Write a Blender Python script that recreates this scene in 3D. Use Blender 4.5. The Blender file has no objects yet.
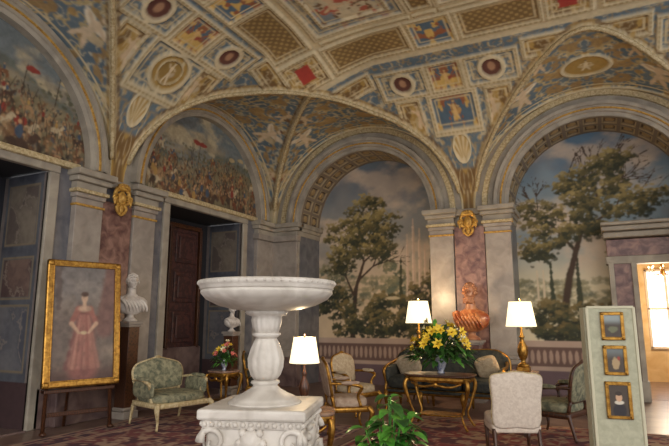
import bpy, bmesh, math, random, numpy as np
from mathutils import Vector, Matrix
random.seed(7); RNG=np.random.RandomState(5)
S=bpy.context.scene
try: S.view_settings.view_transform='Standard'
except Exception: pass
pi=math.pi
# ------------------------------------------------------------ colour helpers
def lin(c):
    c=np.asarray(c,float)/255.
    return np.where(c<=.04045,c/12.92,((np.clip(c,0,1)+.055)/1.055)**2.4)
def L4(c): return tuple(float(v) for v in lin(c))+(1.,)
TAB=RNG.rand(256,256)
def vnoise(x,y):
    x=np.asarray(x,float)+1000;y=np.asarray(y,float)+1000
    xi=np.floor(x).astype(int);yi=np.floor(y).astype(int);fx=x-xi;fy=y-yi
    fx=fx*fx*(3-2*fx);fy=fy*fy*(3-2*fy)
    a=TAB[xi%256,yi%256];b=TAB[(xi+1)%256,yi%256];c=TAB[xi%256,(yi+1)%256];d=TAB[(xi+1)%256,(yi+1)%256]
    return (a*(1-fx)+b*fx)*(1-fy)+(c*(1-fx)+d*fx)*fy
def fbm(x,y,o=4):
    r=0;a=.5;t=0
    for i in range(o): r=r+a*vnoise(x*2**i+i*17.3,y*2**i+i*7.7);t+=a;a*=.5
    return r/t
def ss(e0,e1,x):
    t=np.clip((x-e0)/(e1-e0),0,1);return t*t*(3-2*t)
# ------------------------------------------------------------ materials
def mat(name,col,rough=.5,metal=0,col2=None,scale=8,bump=0,emis=0,detail=4,kind='noise',lo=.35,hi=.65):
    m=bpy.data.materials.new(name);m.use_nodes=True;nt=m.node_tree;p=nt.nodes['Principled BSDF']
    p.inputs['Base Color'].default_value=L4(col);p.inputs['Roughness'].default_value=rough;p.inputs['Metallic'].default_value=metal
    tc=nt.nodes.new('ShaderNodeTexCoord')
    if col2 is not None or bump:
        if kind=='wave':
            n=nt.nodes.new('ShaderNodeTexWave');n.inputs['Scale'].default_value=scale;n.inputs['Distortion'].default_value=9;n.inputs['Detail'].default_value=3;n.inputs['Detail Scale'].default_value=1.5;fo=n.outputs['Fac']
        else:
            n=nt.nodes.new('ShaderNodeTexNoise');n.inputs['Scale'].default_value=scale;n.inputs['Detail'].default_value=detail;n.inputs['Distortion'].default_value=.6;fo=n.outputs['Fac']
        nt.links.new(tc.outputs['Object'],n.inputs['Vector'])
        if col2 is not None:
            r=nt.nodes.new('ShaderNodeValToRGB');r.color_ramp.elements[0].position=lo;r.color_ramp.elements[1].position=hi
            r.color_ramp.elements[0].color=L4(col);r.color_ramp.elements[1].color=L4(col2)
            nt.links.new(fo,r.inputs[0]);nt.links.new(r.outputs[0],p.inputs['Base Color'])
        if bump:
            b=nt.nodes.new('ShaderNodeBump');b.inputs['Strength'].default_value=bump;b.inputs['Distance'].default_value=.02
            nt.links.new(fo,b.inputs['Height']);nt.links.new(b.outputs[0],p.inputs['Normal'])
    if emis:
        p.inputs['Emission Color'].default_value=L4(col);p.inputs['Emission Strength'].default_value=emis
    return m
def attrmat(name,rough=.8,bump=.15,gain=1):
    m=bpy.data.materials.new(name);m.use_nodes=True;nt=m.node_tree;p=nt.nodes['Principled BSDF']
    n=nt.nodes.new('ShaderNodeVertexColor');n.layer_name='Col'
    nt.links.new(n.outputs[0],p.inputs['Base Color']);p.inputs['Roughness'].default_value=rough
    t=nt.nodes.new('ShaderNodeTexNoise');t.inputs['Scale'].default_value=14;t.inputs['Detail'].default_value=6
    tc=nt.nodes.new('ShaderNodeTexCoord');nt.links.new(tc.outputs['Object'],t.inputs['Vector'])
    b=nt.nodes.new('ShaderNodeBump');b.inputs['Strength'].default_value=bump;b.inputs['Distance'].default_value=.02
    nt.links.new(t.outputs['Fac'],b.inputs['Height']);nt.links.new(b.outputs[0],p.inputs['Normal'])
    return m
FRES=attrmat('fresco_plaster',.75);RUGM=attrmat('woven_rug',.95,.5);CANV=attrmat('oil_canvas',.45)
STONE=mat('grey_stucco',(142,134,122),.6,col2=(168,159,144),scale=3,bump=.05)
PIL=mat('pilaster_marble',(136,127,119),.35,col2=(166,156,146),scale=4,detail=9,lo=.3,hi=.7)
BRECC=mat('purple_breccia',(92,62,60),.3,col2=(150,116,104),scale=6,detail=9)
BLUEM=mat('blue_grey_marble',(80,82,92),.3,col2=(130,128,130),scale=3.2,detail=9,lo=.3,hi=.75)
PLINTH=mat('plinth_marble',(86,68,68),.3,col2=(128,108,102),scale=4,detail=8)
GOLD=mat('gilt_wood',(186,140,64),.35,.8,col2=(134,94,38),scale=20,bump=.1)
GOLDP=mat('gold_stucco',(210,168,84),.5,.3,col2=(164,120,52),scale=16,bump=.2)
CREAMM=mat('cream_moulding',(204,188,150),.6,col2=(164,142,100),scale=22,bump=.1)
WHITE=mat('white_carved_marble',(220,213,204),.45,col2=(190,182,172),scale=5,detail=8,bump=.12)
BUSTW=mat('bust_marble',(222,214,206),.35,col2=(192,182,174),scale=8)
BUSTT=mat('bust_warm_marble',(186,132,96),.35,col2=(140,88,62),scale=8)
DARKW=mat('walnut_wood',(58,34,22),.35,col2=(86,52,32),scale=12,kind='wave')
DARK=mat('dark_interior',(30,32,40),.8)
SHUT=mat('shutter_wood',(82,50,46),.45,col2=(58,36,36),scale=5,kind='wave')
GREENF=mat('green_damask',(88,92,76),.8,col2=(150,146,118),scale=14,detail=3,bump=.1)
DARKF=mat('dark_velvet',(36,42,42),.75,col2=(66,66,58),scale=18)
CREAMF=mat('cream_upholstery',(194,178,150),.85,col2=(168,148,122),scale=22,bump=.05)
WHITEF=mat('white_linen',(222,210,196),.9,col2=(204,190,176),scale=30,bump=.08)
PINKF=mat('rose_upholstery',(180,160,140),.85,col2=(154,128,110),scale=16)
SHADE=mat('lamp_shade',(255,234,190),.9,emis=1.6)
BULB=mat('lamp_bulb',(255,220,160),.9,emis=12)
PORPH=mat('coloured_marble_drapery',(136,64,36),.3,col2=(206,140,92),scale=9,detail=6)
LEAF=mat('leaf_green',(52,124,40),.3,col2=(110,170,66),scale=6)
LEAFD=mat('dark_leaf',(30,66,28),.45,col2=(62,104,40),scale=8)
YEL=mat('yellow_petal',(244,208,60),.6);WHP=mat('white_petal',(240,232,190),.6);PINKP=mat('pink_petal',(210,110,100),.6)
MARBT=mat('table_top_marble',(120,88,76),.2,col2=(168,140,120),scale=7,detail=7)
SCREENM=mat('screen_linen',(192,192,168),.8,col2=(176,176,152),scale=18)
SCREENT=mat('screen_trim',(206,202,176),.7)
TERR=mat('clay_pot',(150,92,66),.7,col2=(128,76,54),scale=9)
WARMW=mat('warm_room_wall',(210,186,144),.8,col2=(190,160,114),scale=3)
CERAM=mat('blue_white_ceramic',(60,76,120),.2,col2=(220,220,226),scale=9)
GLASSW=mat('window_daylight',(235,240,255),.5,emis=2.5)
# ------------------------------------------------------------ builder
def link(o): S.collection.objects.link(o);return o
def grid_mesh(name,P,C=None,mt=None,smooth=True):
    n,m=P.shape[:2];me=bpy.data.meshes.new(name)
    idx=np.arange(n*m).reshape(n,m)
    q=np.stack([idx[:-1,:-1],idx[:-1,1:],idx[1:,1:],idx[1:,:-1]],-1).reshape(-1,4)
    me.vertices.add(n*m);me.vertices.foreach_set('co',P.reshape(-1).astype(np.float32))
    me.loops.add(q.size);me.loops.foreach_set('vertex_index',q.reshape(-1).astype(np.int32))
    me.polygons.add(len(q));me.polygons.foreach_set('loop_start',np.arange(0,q.size,4).astype(np.int32))
    me.polygons.foreach_set('loop_total',np.full(len(q),4,np.int32))
    me.update(calc_edges=True)
    if smooth: me.polygons.foreach_set('use_smooth',np.ones(len(q),bool))
    if C is not None:
        a=me.color_attributes.new('Col','FLOAT_COLOR','POINT')
        cc=np.ones((n*m,4),np.float32);cc[:,:3]=np.clip(C.reshape(-1,3),0,1);a.data.foreach_set('color',cc.ravel())
    if mt: me.materials.append(mt)
    return link(bpy.data.objects.new(name,me))
class B:
    def __init__(s,name,loc=(0,0,0),rot=0,sc=1):
        s.name=name;s.loc=loc;s.rot=rot;s.sc=sc;s.V=[];s.F=[];s.MI=[];s.SM=[];s.mats=[]
    def add(s,v,f,m,sm=True,M=None):
        if m not in s.mats: s.mats.append(m)
        k=s.mats.index(m);o=len(s.V)
        for p in v: s.V.append(tuple(M@Vector(p)) if M is not None else tuple(p))
        for q in f: s.F.append([i+o for i in q]);s.MI.append(k);s.SM.append(sm)
        return s
    def box(s,c,d,m,bev=0,M=None,sm=False,taper=1):
        bm=bmesh.new();bmesh.ops.create_cube(bm,size=1)
        for v in bm.verts:
            k=taper if v.co.z<0 else 1
            v.co=Vector((v.co.x*d[0]*k,v.co.y*d[1]*k,v.co.z*d[2]))
        if bev: bmesh.ops.bevel(bm,geom=bm.edges[:],offset=bev,segments=2,profile=.5,affect='EDGES')
        bm.verts.index_update()
        T=Matrix.Translation(c)@(M if M is not None else Matrix.Identity(4))
        s.add([tuple(T@v.co) for v in bm.verts],[[v.index for v in f.verts] for f in bm.faces],m,sm);bm.free();return s
    def lathe(s,prof,m,loc=(0,0,0),seg=32,fn=None,M=None,sx=1,sy=1):
        v=[];f=[];n=len(prof)
        for (r,z) in prof:
            for j in range(seg):
                a=2*pi*j/seg;rr=r*(fn(a,z) if fn else 1);v.append((loc[0]+rr*math.cos(a)*sx,loc[1]+rr*math.sin(a)*sy,loc[2]+z))
        for i in range(n-1):
            for j in range(seg):
                f.append((i*seg+j,i*seg+(j+1)%seg,(i+1)*seg+(j+1)%seg,(i+1)*seg+j))
        f.append(tuple(reversed(range(seg))));f.append(tuple(range((n-1)*seg,n*seg)))
        return s.add(v,f,m,True,M)
    def sphere(s,c,r,m,seg=14,p=1,M=None,fn=None):
        if not hasattr(r,'__len__'): r=(r,r,r)
        v=[];f=[];nr=max(6,seg*2//3)
        sg=lambda x:math.copysign(abs(x)**p,x)
        for i in range(nr+1):
            t=pi*i/nr
            for j in range(seg):
                a=2*pi*j/seg
                q=Vector((sg(math.sin(t))*sg(math.cos(a))*r[0],sg(math.sin(t))*sg(math.sin(a))*r[1],sg(math.cos(t))*r[2]))
                if fn:q=fn(q)
                if M is not None:q=M@q
                v.append(q+Vector(c))
        for i in range(nr):
            for j in range(seg): f.append((i*seg+j,(i+1)*seg+j,(i+1)*seg+(j+1)%seg,i*seg+(j+1)%seg))
        return s.add(v,f,m)
    def tube(s,pts,rad,m,seg=8,closed=False,flat=1):
        pts=[Vector(p) for p in pts];n=len(pts)
        if not hasattr(rad,'__len__'): rad=[rad]*n
        v=[];f=[];up=None
        for i in range(n):
            a=pts[(i-1)%n] if (i>0 or closed) else pts[i];b=pts[(i+1)%n] if (i<n-1 or closed) else pts[i]
            t=(b-a);t=t.normalized() if t.length>1e-9 else Vector((0,0,1))
            if up is None: up=Vector((0,0,1)) if abs(t.z)<.9 else Vector((0,1,0))
            x=t.cross(up)
            if x.length<1e-6:x=t.orthogonal()
            x.normalize();y=x.cross(t).normalized();up=y
            for j in range(seg):
                q=2*pi*j/seg;v.append(pts[i]+x*math.cos(q)*rad[i]+y*math.sin(q)*rad[i]*flat)
        for i in range(n if closed else n-1):
            k=(i+1)%n
            for j in range(seg): f.append((i*seg+j,i*seg+(j+1)%seg,k*seg+(j+1)%seg,k*seg+j))
        if not closed: f.append(tuple(reversed(range(seg))));f.append(tuple(range((n-1)*seg,n*seg)))
        return s.add(v,f,m)
    def sp(s,pts,rad,m,seg=8,k=5,closed=False):
        P,R=spline(pts,rad,k,closed);return s.tube(P,R,m,seg,closed)
    def puff(s,out,th,m,M,puff=.05):
        n=len(out);cx=sum(p[0] for p in out)/n;cz=sum(p[1] for p in out)/n;v=[];f=[]
        lev=[(0,0),(.5,.9),(.8,.75),(.94,.4),(1,0)]
        for sgn in (1,-1):
            base=len(v);v.append((cx,sgn*(th/2+puff),cz))
            for k,h in lev[1:]:
                for p in out: v.append((cx+(p[0]-cx)*k,sgn*(th/2+puff*h*(1 if sgn>0 else .5)),cz+(p[1]-cz)*k))
            for j in range(n):
                q=(base,base+1+j,base+1+(j+1)%n);f.append(q if sgn<0 else q[::-1])
            for i in range(3):
                for j in range(n):
                    a=base+1+i*n+j;b=base+1+i*n+(j+1)%n;q=(a,a+n,b+n,b);f.append(q if sgn<0 else q[::-1])
        h=1+4*n
        for j in range(n): f.append((1+3*n+j,1+3*n+(j+1)%n,h+1+3*n+(j+1)%n,h+1+3*n+j))
        return s.add(v,f,m,True,M)
    def done(s):
        me=bpy.data.meshes.new(s.name);me.from_pydata([Vector(v) for v in s.V],[],s.F)
        for m in s.mats: me.materials.append(m)
        me.polygons.foreach_set('material_index',s.MI);me.polygons.foreach_set('use_smooth',s.SM)
        bm=bmesh.new();bm.from_mesh(me);bmesh.ops.recalc_face_normals(bm,faces=bm.faces[:]);bm.to_mesh(me);bm.free()
        o=link(bpy.data.objects.new(s.name,me));o.location=s.loc;o.rotation_euler=(0,0,s.rot);o.scale=(s.sc,)*3;return o
def spline(pts,rad,k=5,closed=False):
    n=len(pts)
    if not hasattr(rad,'__len__'): rad=[rad]*n
    P=[];R=[];rng=range(n if closed else n-1)
    g=lambda i:Vector(pts[i%n]) if closed else Vector(pts[min(max(i,0),n-1)])
    for i in rng:
        a,b,c,d=g(i-1),g(i),g(i+1),g(i+2)
        for j in range(k):
            t=j/k;P.append(.5*((2*b)+(c-a)*t+(2*a-5*b+4*c-d)*t*t+(3*b-a-3*c+d)*t**3));R.append(rad[i]*(1-t)+rad[(i+1)%n]*t)
    if not closed: P.append(Vector(pts[-1]));R.append(rad[-1])
    return P,R
# ------------------------------------------------------------ canvas painting (fresco pigment as colour attribute)
class Cv:
    def __init__(s,u0,u1,v0,v1,st,col):
        s.u=np.arange(u0,u1+st/2,st);s.v=np.arange(v0,v1+st/2,st);s.U,s.V=np.meshgrid(s.u,s.v)
        s.C=np.zeros(s.U.shape+(3,))+lin(col)
        s.N=fbm(s.U*15,s.V*15,5)-.5;s.N2=fbm(s.U*2+50,s.V*2+9,4)-.5
    def mix(s,m,c): s.C=s.C*(1-m[...,None])+(lin(c) if np.ndim(c)==1 else c)*m[...,None]
    def blur(s,n=1):
        for _ in range(n):
            p=np.pad(s.C,((1,1),(1,1),(0,0)),mode='edge');s.C=(p[1:-1,1:-1]*2+p[:-2,1:-1]+p[2:,1:-1]+p[1:-1,:-2]+p[1:-1,2:])/6
    def win(s,u,v,r):
        a,b=np.searchsorted(s.u,[u-r,u+r]);c,d=np.searchsorted(s.v,[v-r,v+r]);return slice(c,d),slice(a,b)
    def ell(s,u,v,ru,rv,c,soft=.3,ns=.8,rot=0,al=1):
        w=s.win(u,v,max(ru,rv)*1.6);U=s.U[w]-u;V=s.V[w]-v
        if U.size==0:return
        cu=U*math.cos(rot)+V*math.sin(rot);cv=-U*math.sin(rot)+V*math.cos(rot)
        d=np.sqrt((cu/ru)**2+(cv/rv)**2)+s.N[w]*ns
        m=(1-ss(1-soft,1,d))*al;s.C[w]=s.C[w]*(1-m[...,None])+lin(c)*m[...,None]
    def line(s,p,q,w0,w1,c,ns=0,al=1):
        r=max(w0,w1)*1.3+.05;p=np.array(p,float);q=np.array(q,float)
        a,b=np.searchsorted(s.u,[min(p[0],q[0])-r,max(p[0],q[0])+r]);e,f=np.searchsorted(s.v,[min(p[1],q[1])-r,max(p[1],q[1])+r]);w_=(slice(e,f),slice(a,b))
        if s.U[w_].size==0:return
        dd=q-p;L=max((dd**2).sum(),1e-9);U=s.U[w_];V=s.V[w_]
        t=np.clip(((U-p[0])*dd[0]+(V-p[1])*dd[1])/L,0,1)
        d=np.hypot(U-p[0]-t*dd[0],V-p[1]-t*dd[1])+s.N[w_]*ns;w=w0*(1-t)+w1*t
        m=(1-ss(w*.6,w*1.15,d))*al;s.C[w_]=s.C[w_]*(1-m[...,None])+lin(c)*m[...,None]
    def branch(s,p,ang,L,w,depth,c=(70,54,42)):
        q=(p[0]+L*math.cos(ang),p[1]+L*math.sin(ang));s.line(p,q,w,w*.7,c,.02)
        if depth>0:
            for k in range(2+(depth>1)): s.branch(q,ang+random.uniform(-.75,.75),L*random.uniform(.55,.8),w*.6,depth-1,c)
    def foliage(s,crowns,pal,n=260,br=.055,ncl=11,al=.8):
        for (u,v,ru,rv) in crowns:
            cl=[]
            for k in range(ncl):
                a=random.random()*2*pi;r=math.sqrt(random.random());cl.append((u+ru*r*math.cos(a),v+rv*r*math.sin(a),random.uniform(.12,.22)))
            cl.sort(key=lambda c:c[1])
            for (cu,cw,cr) in cl:
                for k in range(n//ncl):
                    dx=random.gauss(0,.5);dy=random.gauss(0,.42)
                    t=.45+dy*.5-dx*.22+(cw-v)/rv*.12+random.uniform(-.22,.22)
                    i=min(max(int(t*len(pal)),0),len(pal)-1);c=np.array(pal[i])+random.uniform(-9,9)
                    q=br*random.uniform(.5,1.25);s.ell(cu+dx*cr*1.3,cw+dy*cr,q*1.3,q*.85,c,.5,1.7,random.uniform(-.7,.7),al)
def mixc(a,b,t): return a*(1-t[...,None])+b*t[...,None]
# ------------------------------------------------------------ ROOM DIMENSIONS
XL,YB,BAY,SP=-7.7,12.0,5.2,4.05
LC=(9.4,4.2,-1.0);BC=(-5.1,.1,5.3)
PL=(6.8,1.6);PB=(-2.5,2.7)
def cove(x,y):
    dL=x-XL;dB=YB-y
    d=np.minimum(np.minimum(dL,dB),(dL+dB-BAY)/1.414+1.62)
    d=np.clip(d,0,3.6);return 2.93*np.sqrt(np.clip(1-(1-d/3.6)**2,0,1)),d
def zc(x,y):
    x=np.asarray(x,float);y=np.asarray(y,float);dL=x-XL;dB=YB-y
    z,d=cove(x,y);reg=np.zeros_like(z)
    for i,yc in enumerate(LC):
        s=(y-yc)/2.45;k=0 if i==0 else .07;b=np.where(abs(s)<1,2.33*np.sqrt(np.clip(1-s*s,0,1))*(1+k*np.clip(dL,0,3.2)),0)
        reg=np.where(b>z,1+i,reg);z=np.maximum(z,b)
    for i,xc in enumerate(BC):
        s=(x-xc)/2.45;k=0 if i==0 else .07;b=np.where(abs(s)<1,2.33*np.sqrt(np.clip(1-s*s,0,1))*(1+k*np.clip(dB,0,3.2)),0)
        reg=np.where(b>z,4+i,reg);z=np.maximum(z,b)
    return SP+z,reg
# ------------------------------------------------------------ CEILING
def axis(a0,a1,steps):
    v=[a0]
    while v[-1]<a1: v.append(v[-1]+steps(v[-1]))
    return np.array(v)
def stx(x):
    if x-XL<.06:return .006
    if x-XL<.3:return .012
    for c in BC:
        if abs(abs(x-c)-2.45)<.06 : return .01
    return .019 if x<2.0 else .07
def sty(y):
    if YB-y<.06:return .006
    if YB-y<.3:return .012
    for c in LC:
        if abs(abs(y-c)-2.45)<.06 : return .01
    return .019 if y>3.2 else .07
xs=axis(XL,8.3,stx);ys=axis(-3.0,YB,sty);ys[-1]=YB
X,Y=np.meshgrid(xs,ys);Z,REG=zc(X,Y)
dL=X-XL;dB=YB-Y
left=dL<dB
u=np.where(left,np.where(abs(Y-PL[0])<2.6,Y-PL[0],Y-PL[1]),np.where(abs(X-PB[0])<2.6,X-PB[0],X-PB[1]))
d=np.where(left,dL,dB)
O3=0*X[...,None]
CRM=lin((208,194,160));GLD=lin((172,140,76));BLU=lin((76,98,116));BLU2=lin((112,128,136));BRN=lin((116,88,50));IV=lin((206,190,152))
au=abs(u)
def ridge(a,b,sc,w=.05,o=3):
    n=fbm(a*sc+3,b*sc+8,o)-.5;return 1-ss(w*.5,w,abs(n))
arab=ridge(au,d,5.5,.05);arab2=ridge(au+30,d+9,11,.06,2)
PBLUE=mixc(mixc(BLU+O3,BLU2,fbm(X*2,Y*2)),IV,arab*.75);PBLUE=mixc(PBLUE,GLD,arab2*.65)
PGOLD=mixc(GLD+O3,BRN,ss(.45,.55,fbm(au*11,d*11,2)));PGOLD=mixc(PGOLD,IV,arab2*.55)
dots=ss(.1,.4,np.sin(X*42)*np.sin(Y*42))
PDAM=mixc(lin((126,100,60))+O3,lin((180,152,98)),dots*.8)
FIG=ss(.5,.56,fbm(au*7+11,d*7,3))
PFIG=mixc(BLU*1.1+O3,lin((206,172,98)),FIG);PFIG=mixc(PFIG,lin((150,92,62)),ss(.6,.66,fbm(au*9+1,d*9+7,3)))
C=PBLUE.copy();MO=np.zeros_like(X)
def put(m,c):
    global C;C=mixc(C,c,m)
BEAD=.5+.5*np.sign(np.sin(X*70)*np.sin(Y*70))
def rect(a,b,ca,cb,ha,hb,fill,sel,br=.06,bc=None,inner_=True):
    global MO
    q=np.maximum(abs(a-ca)-ha,abs(b-cb)-hb)
    mi=(1-ss(-.01,.01,q))*sel;put(mi,fill)
    if inner_ and min(ha,hb)>.16: put((1-ss(.008,.02,abs(q+.07)))*sel,IV)
    mo=(1-ss(br*.5,br*.5+.02,abs(q-br*.5)))*sel;put(mo,CRM if bc is None else bc);MO=np.maximum(MO,mo)
    ml=(1-ss(.008,.022,abs(q-br*.5)))*sel;put(ml*(.35+.5*BEAD),GLD*.6)
def disc(a,b,ca,cb,ra,rb,fill,sel,br=.06):
    global MO
    r=np.sqrt(((a-ca)/ra)**2+((b-cb)/rb)**2);k=br/ra
    put((1-ss(.96,1.02,r))*sel,fill);mo=ss(.97,1,r)*(1-ss(1+k,1+k+.05,r))*sel;put(mo,CRM);MO=np.maximum(MO,mo)
NZ=fbm(X*13,Y*13,3)-.5
def blob(a,b,ca,cb,ra,rb,col,sel,rot=0,al=1,ns=.5):
    A=a-ca;Bq=b-cb;c_,s_=math.cos(rot),math.sin(rot)
    q=np.sqrt(((A*c_+Bq*s_)/ra)**2+((-A*s_+Bq*c_)/rb)**2)+NZ*ns
    put((1-ss(.8,1.05,q))*sel*al,lin(col))
def figure(a,b,ca,cb,k,sel,dr=(176,120,84),sk=(208,184,150),wing=False):
    if wing: blob(a,b,ca-.14*k,cb+.12*k,.2*k,.08*k,(226,214,190),sel,-.6);blob(a,b,ca+.14*k,cb+.12*k,.2*k,.08*k,(220,206,180),sel,.6)
    blob(a,b,ca+.1*k,cb-.12*k,.22*k,.1*k,dr,sel,.5)
    blob(a,b,ca,cb+.06*k,.085*k,.16*k,sk,sel,.1);blob(a,b,ca+.01*k,cb-.12*k,.09*k,.1*k,sk,sel)
    blob(a,b,ca+.09*k,cb-.28*k,.05*k,.17*k,sk,sel,.5);blob(a,b,ca-.07*k,cb-.3*k,.045*k,.17*k,sk,sel,-.25)
    blob(a,b,ca-.14*k,cb+.14*k,.13*k,.032*k,sk,sel,-.6);blob(a,b,ca+.13*k,cb+.1*k,.13*k,.03*k,sk,sel,-.4)
    blob(a,b,ca,cb+.3*k,.055*k,.07*k,sk,sel);blob(a,b,ca,cb+.345*k,.055*k,.035*k,(110,80,56),sel)
cv0=(REG==0).astype(float);lf=left.astype(float);bk=1-lf
scall=.5+.5*np.cos(np.arctan2(u,d-.22)*18)
put(cv0*(1-ss(.16,.2,d)),PGOLD)
disc(u,d,0,.42,.17,.16,mixc(CRM+O3,GLD,scall),cv0,.03)
rect(u,d,0,.98,.44,.3,PFIG,cv0*bk,.09)
figure(u,d,0,1.0,.5,cv0*bk,(190,150,90),(214,180,120))
rect(u,d,.15,.98,.62,.34,PBLUE,cv0*lf,.09)
disc(u,d,.15,.98,.36,.27,mixc(GLD+O3,IV,FIG),cv0*lf,.07)
disc(u,d,.15,.98,.24,.18,GLD*.8+O3,cv0*lf,.02)
figure(u,d,.15,.98,.45,cv0*lf,(190,170,140),(216,198,164))
for s1 in (-1,1):
    rect(u,d,s1*.92,1.7,.46,.28,PBLUE,cv0,.07)
    disc(u,d,s1*.92,1.7,.19,.19,lin((96,58,50))+O3,cv0,.08)
    blob(u,d,s1*.92,1.7,.08,.1,(170,130,100),cv0)
    rect(u,d,s1*2.0,1.95,.42,.18,PGOLD,cv0,.06)
    rect(u,d,s1*.95,.98,.22,.3,PGOLD,cv0,.05)
    figure(u,d,s1*.8,.98,.6,cv0,(196,180,150))
rect(u,d,0,1.7,.3,.28,PFIG,cv0,.07)
figure(u,d,0,1.68,.45,cv0,(150,70,56),(214,180,120))
bandL=((dL>2.13)&(dB>2.3)).astype(float)*cv0
put(bandL,CRM*.95)
inner=((dL>3.05)&(dB>3.35)).astype(float)*cv0
put(inner,IV)
def shield(cx,cy):
    q=np.maximum(abs(X-cx)/.15,abs(Y-cy)/.2)+NZ*.2
    base=mixc(PGOLD,IV,ridge(abs(X-cx),abs(Y-cy),6,.06))
    return mixc(base,lin((166,60,50))+O3,(q<1)*1.)
rect(X,Y,-5.12,9.12,.38,.36,shield(-5.12,9.12),bandL)
for (a,h,f) in ((-3.75,.78,PDAM),(-2.45,.36,PFIG),(-1.25,.68,PDAM),(-.1,.33,None),(1.15,.7,PDAM),(2.5,.4,PFIG),(3.9,.7,PDAM)):
    if f is None: f=shield(a,9.12)
    rect(X,Y,a,9.12,h,.34,f,bandL)
for (a,h,f) in ((7.85,.68,PDAM),(6.75,.3,PFIG),(5.65,.68,PDAM),(4.5,.32,None),(3.35,.7,PDAM),(1.9,.5,PFIG),(.3,.8,PDAM)):
    if f is None: f=shield(-5.12,a)
    rect(X,Y,-5.12,a,.36,h,f,bandL)
pale=mixc(lin((202,190,160))+O3,lin((126,136,142)),ss(.45,.6,fbm(X*4,Y*4)))
pale=mixc(pale,lin((178,96,74)),ss(.58,.64,fbm(X*6+9,Y*6)));pale=mixc(pale,lin((120,90,60)),ss(.62,.7,fbm(X*9+2,Y*9)))
for gx in range(4):
    for gy in range(4):
        cx=-3.6+gx*2.35;cy=7.65-gy*2.2
        rect(X,Y,cx,cy,.85,.72,PBLUE*.6+pale*.4,inner,.1)
        rect(X,Y,cx,cy,.62,.5,pale,inner,.05)
        figure(X,Y,cx-.2,cy,.9,inner,(176,90,70));figure(X,Y,cx+.22,cy-.05,.8,inner,(90,110,130))
        rect(X,Y,cx+1.17,cy,.16,.72,PDAM,inner,.05);rect(X,Y,cx,cy+1.1,.85,.14,PGOLD,inner,.05)
        rect(X,Y,cx+1.17,cy+1.1,.16,.14,shield(cx+1.17,cy+1.1),inner,.05)
for i in range(6):
    sel=(REG==i+1).astype(float)
    if i<3: s=Y-LC[i];dd=dL
    else: s=X-BC[i-3];dd=dB
    ph=np.arcsin(np.clip(s/2.45,-1,1))*2.2;aph=abs(ph)
    base=mixc(lin((76,98,116))+O3,lin((116,130,136)),fbm(ph*2,dd*2))
    base=mixc(base,lin((192,168,114)),ridge(aph,dd,4.2,.055)*.85)
    base=mixc(base,lin((214,200,164)),ridge(aph+7,dd+3,8,.06,2)*.65)
    base=mixc(base,lin((164,130,74)),ss(.6,.66,fbm(aph*6+4,dd*6,2))*.8)
    put(sel,base)
    if i not in (0,3):
        disc(aph,dd,.0,.95,.36,.3,GLD+O3,sel,.06);figure(aph,dd,.0,.95,.45,sel,(200,180,140),(222,206,170))
    figure(aph,dd,1.15,.75,1.0,sel,(196,176,140),(212,190,158),True)
    figure(aph,dd,2.2,.45,.8,sel,(150,80,60),(206,182,146))
    figure(aph,dd,.75,1.5,.7,sel,(120,90,60),(206,182,146))
    m=(1-ss(.08,.11,dd))*sel;put(m,CRM);MO=np.maximum(MO,m)
    m=(1-ss(.012,.025,abs(dd-.2)))*sel;put(m,IV)
edge=np.zeros_like(X);edg2=np.zeros_like(X)
for ax in (0,1):
    for sgn in (-1,1):
        edge=np.maximum(edge,(np.roll(REG,sgn*4,ax)!=REG));edg2=np.maximum(edg2,(np.roll(REG,sgn*8,ax)!=REG))
edg2=np.clip(edg2-np.maximum(edge,0),0,1)
for _ in range(2):
    edge=(edge+np.roll(edge,1,0)+np.roll(edge,-1,0)+np.roll(edge,1,1)+np.roll(edge,-1,1))/5
for e_ in (edge,edg2): e_[:8]=0;e_[:,:8]=0
put(edg2*.8,PGOLD)
em=ss(.3,.7,edge);put(em,CRM*1.0);put(em*(np.sin((X+Y)*40)>0)*.4,GLD)
MO=np.maximum(MO,em*.6)
Z2=Z-.035*MO
C=C*(.8+.4*fbm(X*1.3,Y*1.3))[...,None]*(.85+.3*fbm(X*16,Y*16,2))[...,None]
p_=np.pad(C,((1,1),(1,1),(0,0)),mode='edge');C=(p_[1:-1,1:-1]*3+p_[:-2,1:-1]+p_[2:,1:-1]+p_[1:-1,:-2]+p_[1:-1,2:])/7
grid_mesh('ceiling',np.stack([X,Y,Z2],-1),C,FRES)
ribs=B('trim_1')
def rib_for(i,isL):
    pts=[]
    for s in np.linspace(-.985,.985,90):
        c=(LC if isL else BC)[i]+s*2.45
        dd=np.arange(0.02,4,.01)
        xx=XL+dd if isL else np.full_like(dd,c);yy=np.full_like(dd,c) if isL else YB-dd
        z,g=zc(xx,yy);me=(i+1) if isL else (i+4)
        k=np.argmax(g!=me) if (g!=me).any() else -1
        if g[0]!=me: continue
        pts.append((float(xx[k]),float(yy[k]),float(z[k])-.05))
    if len(pts)>3: ribs.tube(pts,[.04+.008*(q%2) for q in range(len(pts))],CREAMM,6)
for i in range(3): rib_for(i,True);rib_for(i,False)
ribs.done()
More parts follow.
